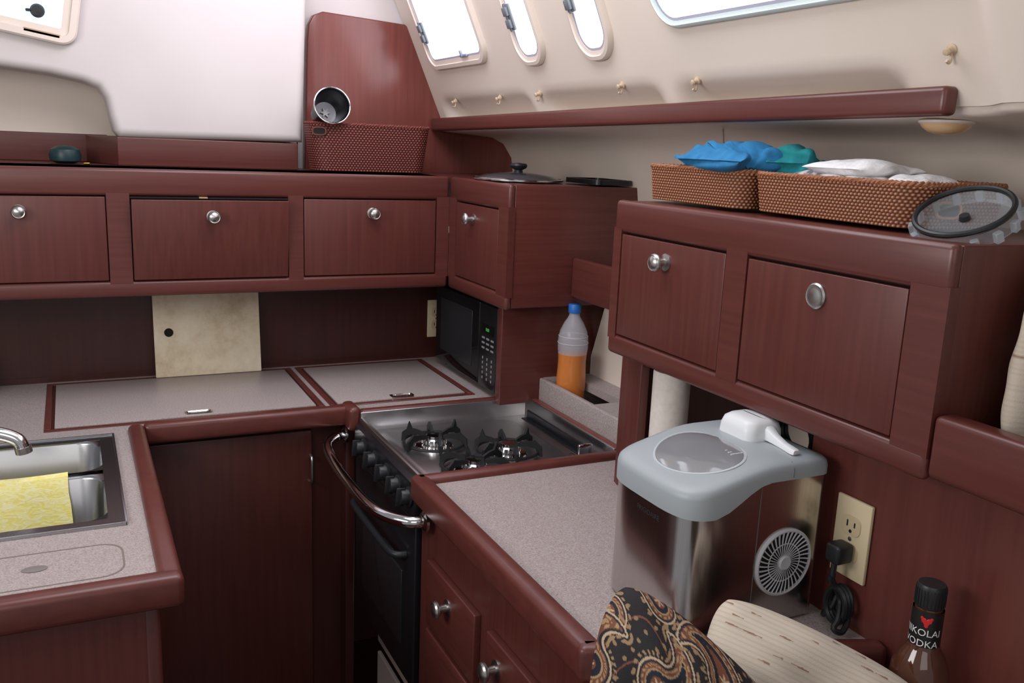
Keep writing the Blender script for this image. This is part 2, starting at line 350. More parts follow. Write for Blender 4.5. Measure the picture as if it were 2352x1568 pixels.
path=[(1.852,.86),(1.845,.885),(1.838,.905),(1.832,.922),(1.817,.932),(1.800,.930),(1.794,.918),(1.790,.90),(1.787,.88),(1.784,.86),(1.782,.834)]
gr=[]
for i in range(25):
    x=-.27+.237*i/24
    gr.append([(x+.006*(z<.9)*(.93-z)*8,y+.003*math.sin(x*55)*(.935-z)*12+.0015*math.sin(x*21),z+ .004*math.sin(x*13)) for y,z in path])
tag(sheet('dish_cloth',gr,YEL),'pale yellow dish cloth draped over the divider of the sink','cloth')
sb=thing('soap_bottle','translucent pale blue bottle at the left edge of the back worktop','bottle',(-.25,2.44,.9205))
b=nb(); lathe(b,[(.028,0),(.03,.01),(.03,.09),(.022,.11),(.012,.12),(.012,.13),(0,.13)],Matrix.Translation((-.243,2.44,.9205))); mk('body',b,plain('pale_soap',(.5,.6,.7),.2,trans=.4),sb)
b=nb(); lathe(b,[(.014,0),(.014,.02),(0,.02)],Matrix.Translation((-.243,2.44,1.045))); mk('cap',b,WHPL,sb)
bd=thing('cutting_board','stained cream board leaning against the back wall under the cabinets','board',(.317,2.5,.925))
b=nb(); bx(b,.18,.4555,2.50,2.509,.925,1.20,.002)
Mb=Matrix.Translation(V((0,2.5,.925)))@Matrix.Rotation(math.radians(-7),4,'X')@Matrix.Translation(V((0,-2.5,-.925)))
bmesh.ops.transform(b,matrix=Mb,verts=b.verts)
mb,nt,bs=newmat('stained_board'); g=nt.nodes.new('ShaderNodeNewGeometry'); n1=nt.nodes.new('ShaderNodeTexNoise'); n1.inputs['Scale'].default_value=9; n1.inputs['Detail'].default_value=12; n1.inputs['Roughness'].default_value=.7
nt.links.new(g.outputs['Position'],n1.inputs['Vector']); r1=ramp(nt,[(.3,(.52,.40,.24)),(.5,(.74,.64,.46)),(.65,(.84,.75,.58))]); nt.links.new(n1.outputs['Fac'],r1.inputs['Fac']); nt.links.new(r1.outputs['Color'],bs.inputs['Base Color'])
mk('board',b,mb,bd)
b=nb(); lathe(b,[(.0115,-.0005),(.0115,.0012),(0,.0012)],Mb@orient((.217,2.5,1.045),(0,-1,0))); mk('finger_hole',b,DARK,bd)  # flat dark disc stands in for the shaded hole
def outlet(label,M,w=.07,h=.115):
    t=thing('wall_outlet',label,'outlet',M.translation)
    b=nb(); bx(b,-w/2,w/2,-h/2,h/2,0,.006,.002,2,M); mk('plate',b,BEIGEPL,t)
    for s in (-1,1):
        b=nb(); loft(b,[rrect(-.0165,.0165,s*.0195-.014,s*.0195+.014,.009,.006,4),rrect(-.0160,.0160,s*.0195-.0135,s*.0195+.0135,.009,.0078,4)],True,True,M); so=mk('socket',b,plain('socket_tan',(.55,.45,.28),.4),t)
        b=nb(); bx(b,-.0075,-.0055,s*.0195-.002,s*.0195+.007,.0078,.0084,0,1,M); bx(b,.0055,.0075,s*.0195-.001,s*.0195+.006,.0078,.0084,0,1,M); lathe(b,[(.0025,.0078),(.0025,.0084),(0,.0084)],M@Matrix.Translation((0,s*.0195-.008,0)),10); mk('slots',b,DARK,so)
    b=nb(); lathe(b,[(.003,.006),(.003,.0075),(0,.0078)],M,12); mk('screw',b,NICKEL,t)
    return t
outlet('small beige outlet on the back wall left of the microwave',orient((.99,2.549,1.042),(0,-1,0)),.055)
po=P(1960,1235,'x',.961); Mo=orient(po,(-1,0,0)); outlet('beige double outlet on the right mahogany wall with a black plug',Mo,.062,.116)
# =================== BASE CABINETS ====================
lb=thing('base_cabinet','mahogany base cabinet under the sink worktop','cabinet',(-.4,1.7,0))
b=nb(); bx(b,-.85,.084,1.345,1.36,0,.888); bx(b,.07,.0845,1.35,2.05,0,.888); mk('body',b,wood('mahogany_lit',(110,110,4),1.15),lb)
b=nb(); bx(b,.066,.088,1.341,1.363,0,.888,.006); mk('corner_post',b,WV,lb)
bb=thing('base_cabinet','mahogany base cabinet with a small upright pull beneath the freezer hatches','cabinet',(.35,2.12,0))
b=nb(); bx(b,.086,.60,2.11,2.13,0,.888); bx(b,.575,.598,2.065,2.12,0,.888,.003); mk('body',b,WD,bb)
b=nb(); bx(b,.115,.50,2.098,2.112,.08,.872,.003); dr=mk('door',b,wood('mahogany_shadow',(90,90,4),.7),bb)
b=nb(); p=P(714,1075,'y',2.098); tube(b,smooth([(p.x,2.098,p.z+.035),(p.x,2.085,p.z+.028),(p.x,2.083,p.z),(p.x,2.085,p.z-.028),(p.x,2.098,p.z-.035)],4),.004); mk('handle',b,NICKEL,dr)
pn=thing('base_cabinet','mahogany drawer cabinet under the worktop with the ice maker','cabinet',(.8,1.2,0))
b=nb(); prism(b,[(.592,1.57,0),(.592,.925,0),(.955,.787,0),(.955,1.57,0)],(0,0,.886)); mk('body',b,WV,pn)
for (y0,y1) in ((1.275,1.505),(1.0,1.225)):
    for (z0,z1) in ((.655,.787),(.50,.643),(.2,.488)):
        b=nb(); bx(b,.578,.593,y0,y1,z0,z1,.003); d=mk('drawer',b,WY,pn)
        knob(d,(.578,(1.393 if y0>1.2 else 1.18) if z0>.65 else (y0+y1)/2,(.742 if z0>.65 else (z0+z1)/2)),(-1,0,0),.0165)
pw=thing('worktop','speckled laminate worktop holding the steel ice maker','worktop',(.8,1.2,.885))
b=nb(); prism(b,[(.60,1.55,.889),(.60,.932,.889),(.962,.790,.889),(.962,.956,.889),(1.32,.956,.889),(1.32,1.55,.889)],(0,0,.031)); mk('laminate_top',b,LAM,pw)
b=nb(); strip(b,.568,.603,.905,1.582,.88,.934); mk('edge_rail',b,WR,pw)
b=nb(); strip(b,.572,1.045,1.548,1.580,.884,.934); mk('edge_rail',b,WR,pw)
b=nb(); a=V((.568,.922,.907)); c=V((.96,.768,.907)); d=c-a
M=Matrix.Translation((a+c)/2)@Matrix((d.normalized(),V((-d.y,d.x,0)).normalized(),V((0,0,1)))).transposed().to_4x4(); bx(b,-d.length/2,d.length/2,-.016,.016,-.026,.027,.011,3,M); mk('edge_rail',b,WR,pw)
# =================== STOVE ====================
sv=thing('gas_stove','black and steel three burner gas stove with oven','stove',(.81,1.8,.43))
b=nb(); bx(b,.602,1.03,1.586,2.018,.43,.86,.004); mk('body',b,BLACK,sv)
TRAY=plain('steel_tray',(.52,.51,.51),.30,1)
b=nb(); bx(b,.598,1.045,1.584,2.022,.868,.884); bx(b,.598,1.045,2.016,2.022,.87,.93,.002); bx(b,1.039,1.045,1.584,2.022,.87,.932,.002); bx(b,.596,.606,1.584,2.022,.868,.918,.003); bx(b,.598,1.045,1.582,1.588,.868,.918,.002)
mk('cooktop_tray',b,TRAY,sv)
b=nb()
for k,(z0,z1,i) in enumerate(((.884,.8875,.03),)): loft(b,[rrect(.598+i,1.045-i-.03,1.584+i,2.022-i,.03,z0,5),rrect(.604+i,1.039-i-.03,1.590+i,2.016-i,.028,z1,5)],True,True)
mk('raised_deck',b,TRAY,sv)
b=nb(); bx(b,1.0,1.006,1.64,1.93,.90,.925,.002); bx(b,.985,1.0,1.64,1.93,.903,.906,.001); mk('pot_clamp_bar',b,BLACK,sv)
b=nb(); bx(b,.98,1.015,1.632,1.642,.886,.93,.003); bx(b,.97,.978,1.61,1.66,.886,.905,.002); mk('pot_clamp',b,CHROME,sv)
for (x,y) in ((.724,1.853),(.862,1.748),(.748,1.672)):
    b=nb(); lathe(b,[(.045,.887),(.042,.890),(.027,.891),(.026,.904),(.023,.907),(.018,.907),(.017,.912),(0,.913)],Matrix.Translation((x,y,0)),32)
    for k in range(16):
        a=2*PI*k/16; bx(b,.0255,.0285,-.0015,.0015,.893,.903,0,1,Matrix.Translation((x,y,0))@Matrix.Rotation(a,4,'Z'))
    bu=mk('burner',b,CHROME,sv)
    b=nb()
    for k in range(6):
        M=Matrix.Translation((x,y,0))@Matrix.Rotation(2*PI*k/6+.35,4,'Z')
        prism(b,[(.022,-.003,.914),(.040,-.003,.920),(.055,-.003,.922),(.062,-.003,.938 if k%2==0 else .925),(.067,-.003,.920),(.078,-.003,.911),(.080,-.003,.889),(.071,-.003,.892),(.064,-.003,.907),(.045,-.003,.910),(.022,-.003,.907)],(0,.006,0),0,1,M)
    tube(b,[(x+.070*math.cos(2*PI*k/40),y+.070*math.sin(2*PI*k/40),.897) for k in range(40)],.0035,6,True)
    mk('grate',b,IRON,bu)
b=nb(); prism(b,[(.600,1.588,.908),(.584,1.588,.900),(.580,1.588,.835),(.60,1.588,.83)],(0,.428,0),.002); cp=mk('control_panel',b,BLACK,sv)
for y in (1.93,1.845,1.76,1.685,1.615):
    b=nb(); M=orient((.582,y,.872),(-1,0,.08)); lathe(b,[(.02,0),(.021,.004),(.016,.006),(.0155,.02),(.014,.022),(0,.0225)],M,24); bx(b,-.003,.003,-.019,.019,.012,.03,.0015,2,M); mk('knob',b,BLKPL,cp)
b=nb(); bx(b,.585,.602,1.592,2.012,.45,.825,.004); dr=mk('oven_door',b,BLACK,sv)
b=nb(); tube(b,smooth([(.585,1.64,.735),(.562,1.65,.735),(.556,1.70,.735),(.556,1.90,.735),(.562,1.95,.735),(.585,1.96,.735)],4),.008,10); mk('handle',b,BLKPL,dr)
b=nb(); bx(b,.552,.566,1.66,1.72,.728,.742,.004); mk('handle_grip',b,CHROME,dr)
b=nb(); bx(b,.581,.586,1.66,1.94,.52,.69,.002); mk('oven_window',b,plain('oven_glass',(.02,.02,.022),.08),dr)
b=nb(); bx(b,.65,.68,1.58,2.03,.31,.38,.004); bx(b,.64,.65,1.6,2.0,.05,.30,.003); st('trim_8',b,LINER)
gb=thing('grab_bar','curved chrome grab bar across the front of the stove','grab bar',(.53,1.78,.86))
b=nb(); tube(b,smooth([(.571,2.062,.862),(.545,2.055,.862),(.513,2.0,.862),(.500,1.9,.862),(.495,1.78,.862),(.497,1.64,.862),(.513,1.565,.862),(.545,1.52,.862),(.575,1.512,.862)],6),.0115,14); mk('bar',b,plain('polished_bar',(.62,.6,.6),.1,1),gb)
for q in ((.573,2.062),(.576,1.512)):
    b=nb(); lathe(b,[(.02,0),(.02,.005),(.013,.010),(0,.011)],orient((q[0]+.002,q[1],.862),(-1,0,0))); mk('flange',b,CHROME,gb)
bn=thing('storage_bin','speckled laminate bin ledge behind the stove with cutouts','ledge',(1.19,1.8,.9))
b=nb(); bx(b,1.068,1.082,1.585,2.0,.89,.985,.004); bx(b,1.08,1.33,1.985,2.0,.89,.985); bx(b,1.08,1.33,1.585,1.74,.965,.985); bx(b,1.16,1.33,1.74,1.987,.965,.985); bx(b,1.08,1.33,1.585,2.0,.89,.90); mk('ledge_top',b,LAM,bn)
b=nb(); lathe(b,[(.022,0),(.022,.0015),(0,.0015)],Matrix.Translation((1.125,1.665,.9845))); mk('round_hole',b,DARK,bn)
b=nb(); bx(b,1.047,1.068,1.585,2.024,.886,.93,.006); mk('edge_rail',b,wood('mahogany_lit_rail',(30,30,60),1.7,.34),bn)  # rail colour raised to hold the bright light falling on it
bt=thing('drink_bottle','plastic bottle half full of orange drink with blue cap','bottle',(1.122,1.93,.901))
M=Matrix.Translation((1.122,1.93,.901))
pf=[(.028,0),(.036,.004),(.038,.015),(.0355,.03),(.038,.045),(.036,.06),(.038,.075),(.0375,.10),(.036,.125),(.0355,.145),(.0365,.162),(.0385,.18),(.038,.20),(.034,.22),(.025,.240),(.016,.254),(.0135,.260),(.0135,.272)]
b=nb(); lathe(b,[(r,z) for r,z in pf[10:]],M,32,False); mk('clear_upper',b,plain('clear_pet',(.75,.76,.82),.16,alpha=.34),bt)
b=nb(); lathe(b,[(r,z) for r,z in pf[:11]]+[(.034,.1625),(0,.1625)],M,32); mk('orange_drink_lower',b,plain('orange_drink',(.62,.20,.045),.14,coat=.5),bt)
b=nb()
for z_,r_ in ((.19,.0386),(.207,.0370)): tube(b,[M@V((r_*math.cos(2*PI*i/32),r_*math.sin(2*PI*i/32),z_)) for i in range(32)],.0008,6,True)
mk('rings',b,plain('pet_ring',(.8,.82,.86),.2,alpha=.6),bt)
b=nb(); lathe(b,[(.0155,.266),(.016,.268),(.016,.286),(.0145,.288),(0,.288)],M,24); mk('cap',b,plain('blue_cap',(.02,.15,.5),.4),bt)
b=nb(); lathe(b,[(.013,0),(.014,.003),(.013,.05),(.009,.055),(0,.056)],Matrix.Translation((1.105,1.61,.9855))); one('salt_shaker',b,WHPL,'small white container on the laminate ledge behind the stove','container')
b=nb(); bx(b,1.13,1.17,1.58,1.70,1.216,1.312,.006); one('blue_packet',b,plain('blue_packet',(.02,.3,.55),.3),'blue packet on the small shelf beside the right cabinet','packet')
# =================== MICROWAVE ====================
mw=thing('microwave','small black microwave in the corner below the narrow cabinet','microwave',(1.1,2.25,.921))
b=nb(); bx(b,.972,1.27,2.04,2.475,.935,1.165,.006); mk('body',b,BLKPL,mw)
b=nb(); bx(b,.962,.974,2.155,2.473,.938,1.162,.004); d=mk('door',b,plain('black_gloss',(.006,.006,.007),.08),mw)
b=nb(); bx(b,.9605,.9625,2.20,2.43,.975,1.13,.001,1); mk('window_glass',b,plain('mesh_glass',(.02,.022,.024),.15),d)
b=nb(); bx(b,.962,.974,2.042,2.153,.938,1.162,.004); cpn=mk('control_panel',b,plain('panel_black',(.01,.01,.011),.2),mw)
b=nb(); bx(b,.9608,.9622,2.06,2.135,1.085,1.11,0); ds=mk('display',b,plain('display_black',(.004,.006,.004),.1),cpn)
def put_text(s,size,M,mat,name,parent,off=.0003):
    me=textmesh(s,size); me.transform(M@Matrix.Translation((0,0,off))); return mk(name,me,mat,parent,sm=False)
put_text('0:00',.012,orient((.9605,2.097,1.093),(-1,0,0)),plain('green_led',(.08,.5,.12),.5,emit=.5),'digits',ds)
KG=plain('key_grey',(.22,.23,.24),.5)
for r_ in range(9):
    for c_ in range(3):
        if r_ in (3,): continue
        y=2.068+c_*.028; z=1.072-r_*.0135; b=nb()
        bx(b,.9606,.9622,y-.009,y+.009,z-.0028,z+.0028,.0008,1) if r_<3 else bx(b,.9606,.9622,y-.003,y+.003,z-.0038,z+.0038,.0008,1)
        mk('key',b,KG,cpn)
for q in ((1.0,2.07),(1.0,2.45),(1.24,2.07),(1.24,2.45)):
    b=nb(); lathe(b,[(.012,0),(.010,.016),(0,.016)],Matrix.Translation((q[0],q[1],.920)),12); mk('foot',b,BLKPL,mw)
# =================== ICE MAKER ====================
im=thing('ice_maker','stainless steel countertop ice maker with grey lid and side fan grille','ice maker',(.81,.98,.92))
X0,X1,Y0,Y1=.700,.941,.882,1.082; yc=(Y0+Y1)/2; hw=(Y1-Y0)/2; FD=.066; ex=.52
def outl(off=0,n=28):
    o=[]; r=.014
    for k in range(5):
        a=math.radians(90*k/4); o.append((X1-r+r*math.cos(PI/2-a)+ (off if k>0 else off*.5),Y1-r+r*math.sin(PI/2-a)+off*(1-k/4)))
    for k in range(5):
        a=math.radians(90*k/4); o.append((X1-r+r*math.cos(a)+off*(1-k/5),Y0+r-r*math.sin(a)-off*(k/4)))
    for k in range(1,9):
        t=k/9; o.append((X1-.02+(X0+FD-X1+.02)*t,Y0-off))
    for k in range(n+1):
        a=PI*k/n; s=math.sin(a); c=math.cos(a)
        x=X0+FD-(FD+off)*(abs(s)**ex); y=yc-(hw+off)*(1 if c>=0 else -1)*(abs(c)**ex); o.append((x,y))
    for k in range(1,9):
        t=1-k/9; o.append((X1-.02+(X0+FD-X1+.02)*t,Y1+off))
    return o
def zl(x): return .92+.178+.041*ss((x-.740)/.095)
def zt(x): return .92+.214+.028*ss((x-.69)/.16)
O=outl()
b=nb(); loft(b,[[(x,y,.924) for x,y in O],[(x,y,.96) for x,y in O],[(x,y,zl(x)+.002) for x,y in O]]); mk('body',b,STEEL,im)
b=nb(); Ob=outl(-.004); loft(b,[[(x,y,.9205) for x,y in Ob],[(x,y,.926) for x,y in Ob]]); mk('base',b,BLKPL,im)
O2=outl(.003); O3=outl(.0015)
def shr(o,k): return [(.82+(x-.82)*k,yc+(y-yc)*k) for x,y in o]
b=nb(); loft(b,[[(x,y,zl(x)) for x,y in O3],[(x,y,zl(x)-.001) for x,y in O2],[(x,y,zl(x)+.004) for x,y in O2],[(x,y,zt(x)-.012) for x,y in O2],[(x,y,zt(x)-.005) for x,y in shr(O2,.985)],[(x,y,zt(x)-.001) for x,y in shr(O2,.95)],[(x,y,zt(x)+.002) for x,y in shr(O2,.85)],[(x,y,zt(x)+.004) for x,y in shr(O2,.5)],[(x,y,zt(x)+.005) for x,y in shr(O2,.2)]])
lid=mk('lid',b,GREYPL,im,angle=60)
b=nb()
tube(b,[(.872,Y0-.0032,zl(.872)+.002),(.872,Y0-.0032,zt(.872)-.010),(.872,Y0+.003,zt(.872)-.001),(.872,Y0+.05,zt(.872)+.0025),(.853,Y0+.052,zt(.85)+.0025),(.853,Y1-.05,zt(.85)+.0025),(.872,Y1-.048,zt(.87)+.0025),(.872,Y1,zt(.872)-.003)],.0008,6); mk('lid_seam',b,plain('seam_dark',(.12,.14,.15),.6),lid)
def tear(k,dz):
    o=[]
    for i in range(40):
        a=2*PI*i/40; c=math.cos(a); s=math.sin(a)
        x=.782+k*.056*c; y=yc-.004+k*.070*s*(1+.12*c)
        o.append((x,y,zt(x)+.003+dz+.001*(1-k)))
    return o
b=nb(); loft(b,[tear(1.06,-.004),tear(1.05,.001),tear(1.0,.0015),tear(.98,.000)],False,False); mk('window_bezel',b,plain('bezel_grey',(.44,.48,.50),.35),lid)
b=nb(); loft(b,[tear(.99,-.002),tear(.985,.0012),tear(.8,.0035),tear(.4,.0048)]); mk('lid_window',b,SMOKE,lid)
b=nb()
for k in range(5):
    M=Matrix.Translation((.816,yc-.050+k*.008,zt(.81)+.0068)); bx(b,-.012+.0015*k,.008,-.0008,.0008,-.001,.0005,0,1,M)
mk('window_marks',b,WHPL,lid)
gc=V((.872,Y0,1.015)); M=orient(gc,(0,-1,0))
b=nb(); lathe(b,[(.047,0),(.047,.001),(0,.001)],M,48); mk('grille_backing',b,DARK,im)
b=nb(); lathe(b,[(.050,0),(.050,.003),(.0475,.0045),(.0455,.004),(.0455,.001),(.050,.0)],M,48,False); lathe(b,[(.011,0),(.011,.005),(.009,.0065),(0,.006)],M,24)
for k in range(36):
    a0=2*PI*k/36
    pts=[M@V(((.010+.0365*t)*math.cos(a0-.22*t),(.010+.0365*t)*math.sin(a0-.22*t),.003)) for t in [i/7 for i in range(8)]]
    tube(b,pts,[.0005+.0009*i/7 for i in range(8)],5)
tube(b,[M@V((.028*math.cos(2*PI*i/40),.028*math.sin(2*PI*i/40),.0026)) for i in range(40)],.0009,5,True)
mk('fan_grille',b,GRILLE,im)
b=nb(); bx(b,.820,.8208,Y0-.0006,Y0+.001,.93,zl(.82)); mk('panel_seam',b,plain('seam_grey',(.12,.12,.12),.5),im)
me=textmesh('FRIGIDAIRE',.0105)
def frontx(y):
    c=min(1,abs((y-yc)/hw)); c0=c**(1/ex); s=math.sqrt(max(0,1-c0*c0)); return X0+FD-FD*s**ex
for v in me.vertices:
    y=yc-.012-v.co.x; v.co=V((frontx(y)-.0006,y,1.076+v.co.y))
mk('brand_lettering',me,plain('lettering_dark',(.03,.03,.035),.5),im,sm=False)
sc=thing('ice_scoop','white plastic ice scoop lying on the grey ice maker lid','scoop',(.895,.99,1.165))
zb=zt(.9)+.003
b=nb(); L=[]
cx_,cy_=.893,.995
for (e_,z) in ((0,0),(-.001,.014),(-.004,.024),(-.010,.029),(-.02,.031)): L.append(rrect(cx_-.036-e_,cx_+.034+e_,cy_-.036-e_,cy_+.040+e_,.016,zb+z,5))
loft(b,L); mk('bowl',b,WHPL,sc,angle=60)
b=nb(); hp=[(.898,.967,zb+.014,.012,.010),(.896,.945,zb+.008,.008,.006),(.894,.925,zb+.005,.007,.004),(.891,.903,zb+.004,.008,.0035),(.890,.897,zb+.0038,.006,.003)]
loft(b,[[(x-w_,y,z-h_),(x-w_*.9,y,z+h_*.6),(x-w_*.5,y,z+h_),(x+w_*.5,y,z+h_),(x+w_*.9,y,z+h_*.6),(x+w_,y,z-h_)] for x,y,z,w_,h_ in hp]); mk('handle',b,WHPL,sc,angle=70)
pc=thing('power_cord','black power cord of the ice maker plugged into the outlet','cord',po)
b=nb(); bx(b,-.013,.013,-.012,.016,0,.03,.005,3,Mo@Matrix.Translation((0,-.0195,.0088))); mk('plug',b,BLKPL,pc)
s=Mo@V((0,-.03,.03)); b=nb()
tube(b,smooth([s,s+V((-.002,0,-.03)),(s.x-.004,s.y+.000,1.0),(.945,.84,.965),(.93,.825,.945),(.918,.82,.935),(.93,.815,.93),(.948,.825,.945),(.950,.845,.97),(.944,.85,.95),(.94,.86,.932),(.95,.868,.930)],5),.0042,8); mk('cable',b,BLKPL,pc)
b=nb()
for k in range(3):
    tube(b,[V((.948-.006*k,.838+.018*math.cos(a),.958+.026*math.sin(a))) for a in [2*PI*i/20 for i in range(20)]],.004,6,True)
mk('cable_coil',b,BLKPL,pc)
b=nb()
for k in range(5):
    tube(b,[V((.985+.006*k,1.01+(.045-.002*k)*math.cos(a),1.15+(.035-.001*k)*math.sin(a))) for a in [2*PI*i/28 for i in range(28)]],.004,6,True)
one('cord_coil',b,plain('teal_black',(.012,.02,.025),.4),'coil of dark cord in the niche behind the ice maker','cord')
pt=thing('paper_towel_roll','white paper towel roll standing beneath the right wall cabinet','paper towel',(.99,1.33,.9205))
M=Matrix.Translation((.99,1.33,.9205)); b=nb(); lathe(b,[(.034,0),(.035,.003),(.035,.25),(.034,.253),(.016,.253),(.016,.25)],M,32); mk('roll',b,PAPER,pt)
b=nb(); lathe(b,[(.015,.0),(.015,.262),(0,.262)],M,20); mk('core',b,plain('card_tube',(.4,.3,.2),.8),pt)
# =================== BASKETS ====================
def perim(wx,wy,r,N):
    hx,hy=wx/2,wy/2; pts=[]
    cs=[(hx-r,hy-r,0),(-hx+r,hy-r,90),(-hx+r,-hy+r,180),(hx-r,-hy+r,270)]
    lens=[r*PI/2,wx-2*r,r*PI/2,wy-2*r,r*PI/2,wx-2*r,r*PI/2,wy-2*r]; tot=sum(lens)
    for i in range(N):
        s=tot*i/N; k=0
        while s>lens[k]: s-=lens[k]; k+=1
        q=k//2; cx,cy,a0=cs[q]
        if k%2==0: a=math.radians(a0+90*s/lens[k]); n=(math.cos(a),math.sin(a)); p=(cx+r*n[0],cy+r*n[1])
        else:
            a=math.radians(a0+90); n=(math.cos(a),math.sin(a)); nx,ny,_=cs[(q+1)%4]; f=s/lens[k]
            p=(cx+(nx-cx)*f+r*n[0],cy+(ny-cy)*f+r*n[1])
        pts.append((p,n))
    return pts,tot
def basket(name,label,cx,cy,z0,wx,wy,h,r,flare,mat,rows,pitch,holes=(),group=None):
    t=thing(name,label,'basket',(cx,cy,z0),group)
    _,tot=perim(wx,wy,r,8); ns=int(tot/pitch); N=ns*6; pr,_=perim(wx,wy,r,N)
    vs=[];cols=[];fs=[]; K=rows*4
    for k in range(K+1):
        f=k/K; row=f*rows; z=z0+.003+h*f; sc=1+flare*(f-1)
        for i,(p,n) in enumerate(pr):
            ph=i/N*ns; par=int(row-1e-6)%2
            w=(.5+.5*math.sin(2*PI*(ph+.5*par)))**.8; rr=abs(math.sin(PI*row))**.7
            hh=rr*w; o=.0020*hh
            vs.append((cx+p[0]*sc+n[0]*o,cy+p[1]*sc+n[1]*o,z)); cols.append(min(1,hh*(.85+.3*math.sin(ph*1.7+row*2.3)**2)))
    for k in range(K):
        for i in range(N):
            j=(i+1)%N; fs.append((k*N+i,k*N+j,(k+1)*N+j,(k+1)*N+i))
    b0=len(vs)
    for z,sc in ((z0+.003+h,.965),(z0+.008,.965-flare)):
        for p,n in pr: vs.append((cx+p[0]*sc,cy+p[1]*sc,z)); cols.append(.3)
    top=K*N
    for i in range(N):
        j=(i+1)%N; fs.append((top+i,top+j,b0+j,b0+i)); fs.append((b0+i,b0+j,b0+N+j,b0+N+i))
    fs.append(tuple(b0+N+i for i in range(N))); fs.append(tuple(range(N))[::-1])
    me=bpy.data.meshes.new(name); me.from_pydata(vs,[],fs)
    at=me.color_attributes.new('Col','FLOAT_COLOR','POINT')
    at.data.foreach_set('color',np.array([(c,c,c,1) for c in cols],dtype=np.float32).ravel())
    mk('woven_body',me,mat,t,angle=80)
    for s_ in range(2):
        b=nb(); pts=[]
        pr2,_=perim(wx,wy,r,260)
        for i,(p,n) in enumerate(pr2):
            a=2*PI*i/260*int(tot/.016)+PI*s_
            pts.append(V((cx+p[0]*.99+n[0]*.0022*math.cos(a),cy+p[1]*.99+n[1]*.0022*math.cos(a),z0+.005+h+.0022*math.sin(a))))
        tube(b,pts,.0028,6,True)
        me=bpy.data.meshes.new('rim'); b.to_mesh(me); b.free()
        at=me.color_attributes.new('Col','FLOAT_COLOR','POINT'); at.data.foreach_set('color',np.array([(.4+.25*(i%2),)*3+(1,) for i in range(len(me.vertices))],dtype=np.float32).ravel())
        mk('rim_strand',me,mat,t)
    for M in holes:
        b=nb(); loft(b,[rrect(-.016,.016,-.008,.008,.007,0,4),rrect(-.016,.016,-.008,.008,.007,.0035,4)],True,True,M); mk('handle_hole',b,DARK,t)  # dark oval patch for the shade inside the grip opening
        b=nb(); tube(b,[M@V((.018*math.copysign(abs(math.cos(a))**.6,math.cos(a)),.010*math.copysign(abs(math.sin(a))**.7,math.sin(a)),.003)) for a in [2*PI*i/24 for i in range(24)]],.0022,6,True)
        mk('handle_binding',b,plain('binding',(.14,.04,.025),.5) if mat is WEAVR else plain('binding_orange',(.55,.25,.10),.5),t)
    return t
basket('rattan_basket','low orange rattan basket holding blue and teal cloths',1.048,1.280,1.482,.185,.270,.057,.03,.04,WEAVE,12,.0072,group='rattan baskets on the right wall cabinet')
basket('rattan_basket','low orange rattan basket holding folded white towels',1.062,.980,1.482,.195,.318,.055,.035,.05,WEAVE,12,.0072,[orient((1.03,.823,1.51),(-.25,-1,0))],group='rattan baskets on the right wall cabinet')
basket('rattan_basket','dark red rattan basket on the shelf under the tall mahogany panel',.752,2.488,1.479,.338,.125,.122,.04,.10,WEAVR,20,.0095,[orient((.605,2.433,1.585),(-.6,-1,.1))])
cu=thing('steel_tumbler','steel tumbler lying on the dark red rattan basket','tumbler',(.643,2.47,1.60))
M=orient((.634,2.415,1.652),(-.02,-1,.22))
DST=plain('tumbler_inner',(.16,.16,.17),.3,1)
b=nb(); lathe(b,[(.028,-.105),(.034,-.105),(.0455,-.004),(.0485,0),(.049,.002),(.0465,.003)],M,40,True); b2=[f for f in b.faces if len(f.verts)>4 and f.calc_center_median().y<2.43]
bmesh.ops.delete(b,geom=b2,context='FACES'); mk('cup',b,plain('tumbler_steel',(.30,.30,.31),.18,1),cu)
b=nb(); loft(b,[circ(.0465,.002,40),circ(.0445,0,40),circ(.043,-.01,40),circ(.030,-.085,40),circ(.018,-.086,40)],False,True,M); mk('inner_wall',b,DST,cu)
b=nb(); tube(b,[M@V((.0475*math.cos(2*PI*i/40),.0475*math.sin(2*PI*i/40),.001)) for i in range(40)],.002,8,True); mk('rim',b,CHROME,cu)
b=nb(); pts=[]
for i in range(12):
    a=2*PI*i/12; r_=.014 if i%2==0 else .006; pts.append((r_*math.cos(a),r_*math.sin(a),-.084))
prism(b,pts,(0,0,.004),0,1,M); mk('base_star',b,plain('star_grey',(.6,.6,.6),.4),cu)
b=nb(); lathe(b,[(.022,0),(.036,.006),(.038,.02),(.034,.034),(.02,.042),(0,.044)],Matrix.Translation((-.005,2.60,1.479))); one('round_tin',b,plain('dark_teal',(.01,.035,.04),.4),'dark teal round pot on the back shelf below the niche','pot')
b=nb(); bx(b,.035,.05,2.53,2.54,1.479,1.484,.002); one('brass_clip',b,plain('brass',(.6,.3,.06),.3,1),'small brass piece beside the dark teal pot','clip')
pl=thing('pan_lid','glass pan lid with black knob on the corner cabinet','lid',(1.05,2.13,1.48))
M=Matrix.Translation((1.052,2.14,1.481))
b=nb(); lathe(b,[(.116,0),(.118,.002),(.118,.005),(.114,.007),(.112,.004)],M,48,False); mk('rim',b,CHROME,pl)
b=nb(); lathe(b,[(.113,.004),(.09,.013),(.05,.019),(.02,.021),(0,.021)],M,48); mk('glass',b,plain('lid_glass',(.06,.06,.065),.08,coat=.4),pl)
b=nb(); lathe(b,[(.012,.02),(.010,.027),(.02,.032),(.023,.038),(.02,.043),(0,.045)],M,24); mk('knob',b,BLKPL,pl)
b=nb(); L=[rrect(1.175,1.285,1.95,2.12,.02,1.482+z,5) for z in (0,.012)]+[rrect(1.183,1.277,1.958,2.112,.015,1.482+z,5) for z in (.012,.005)]
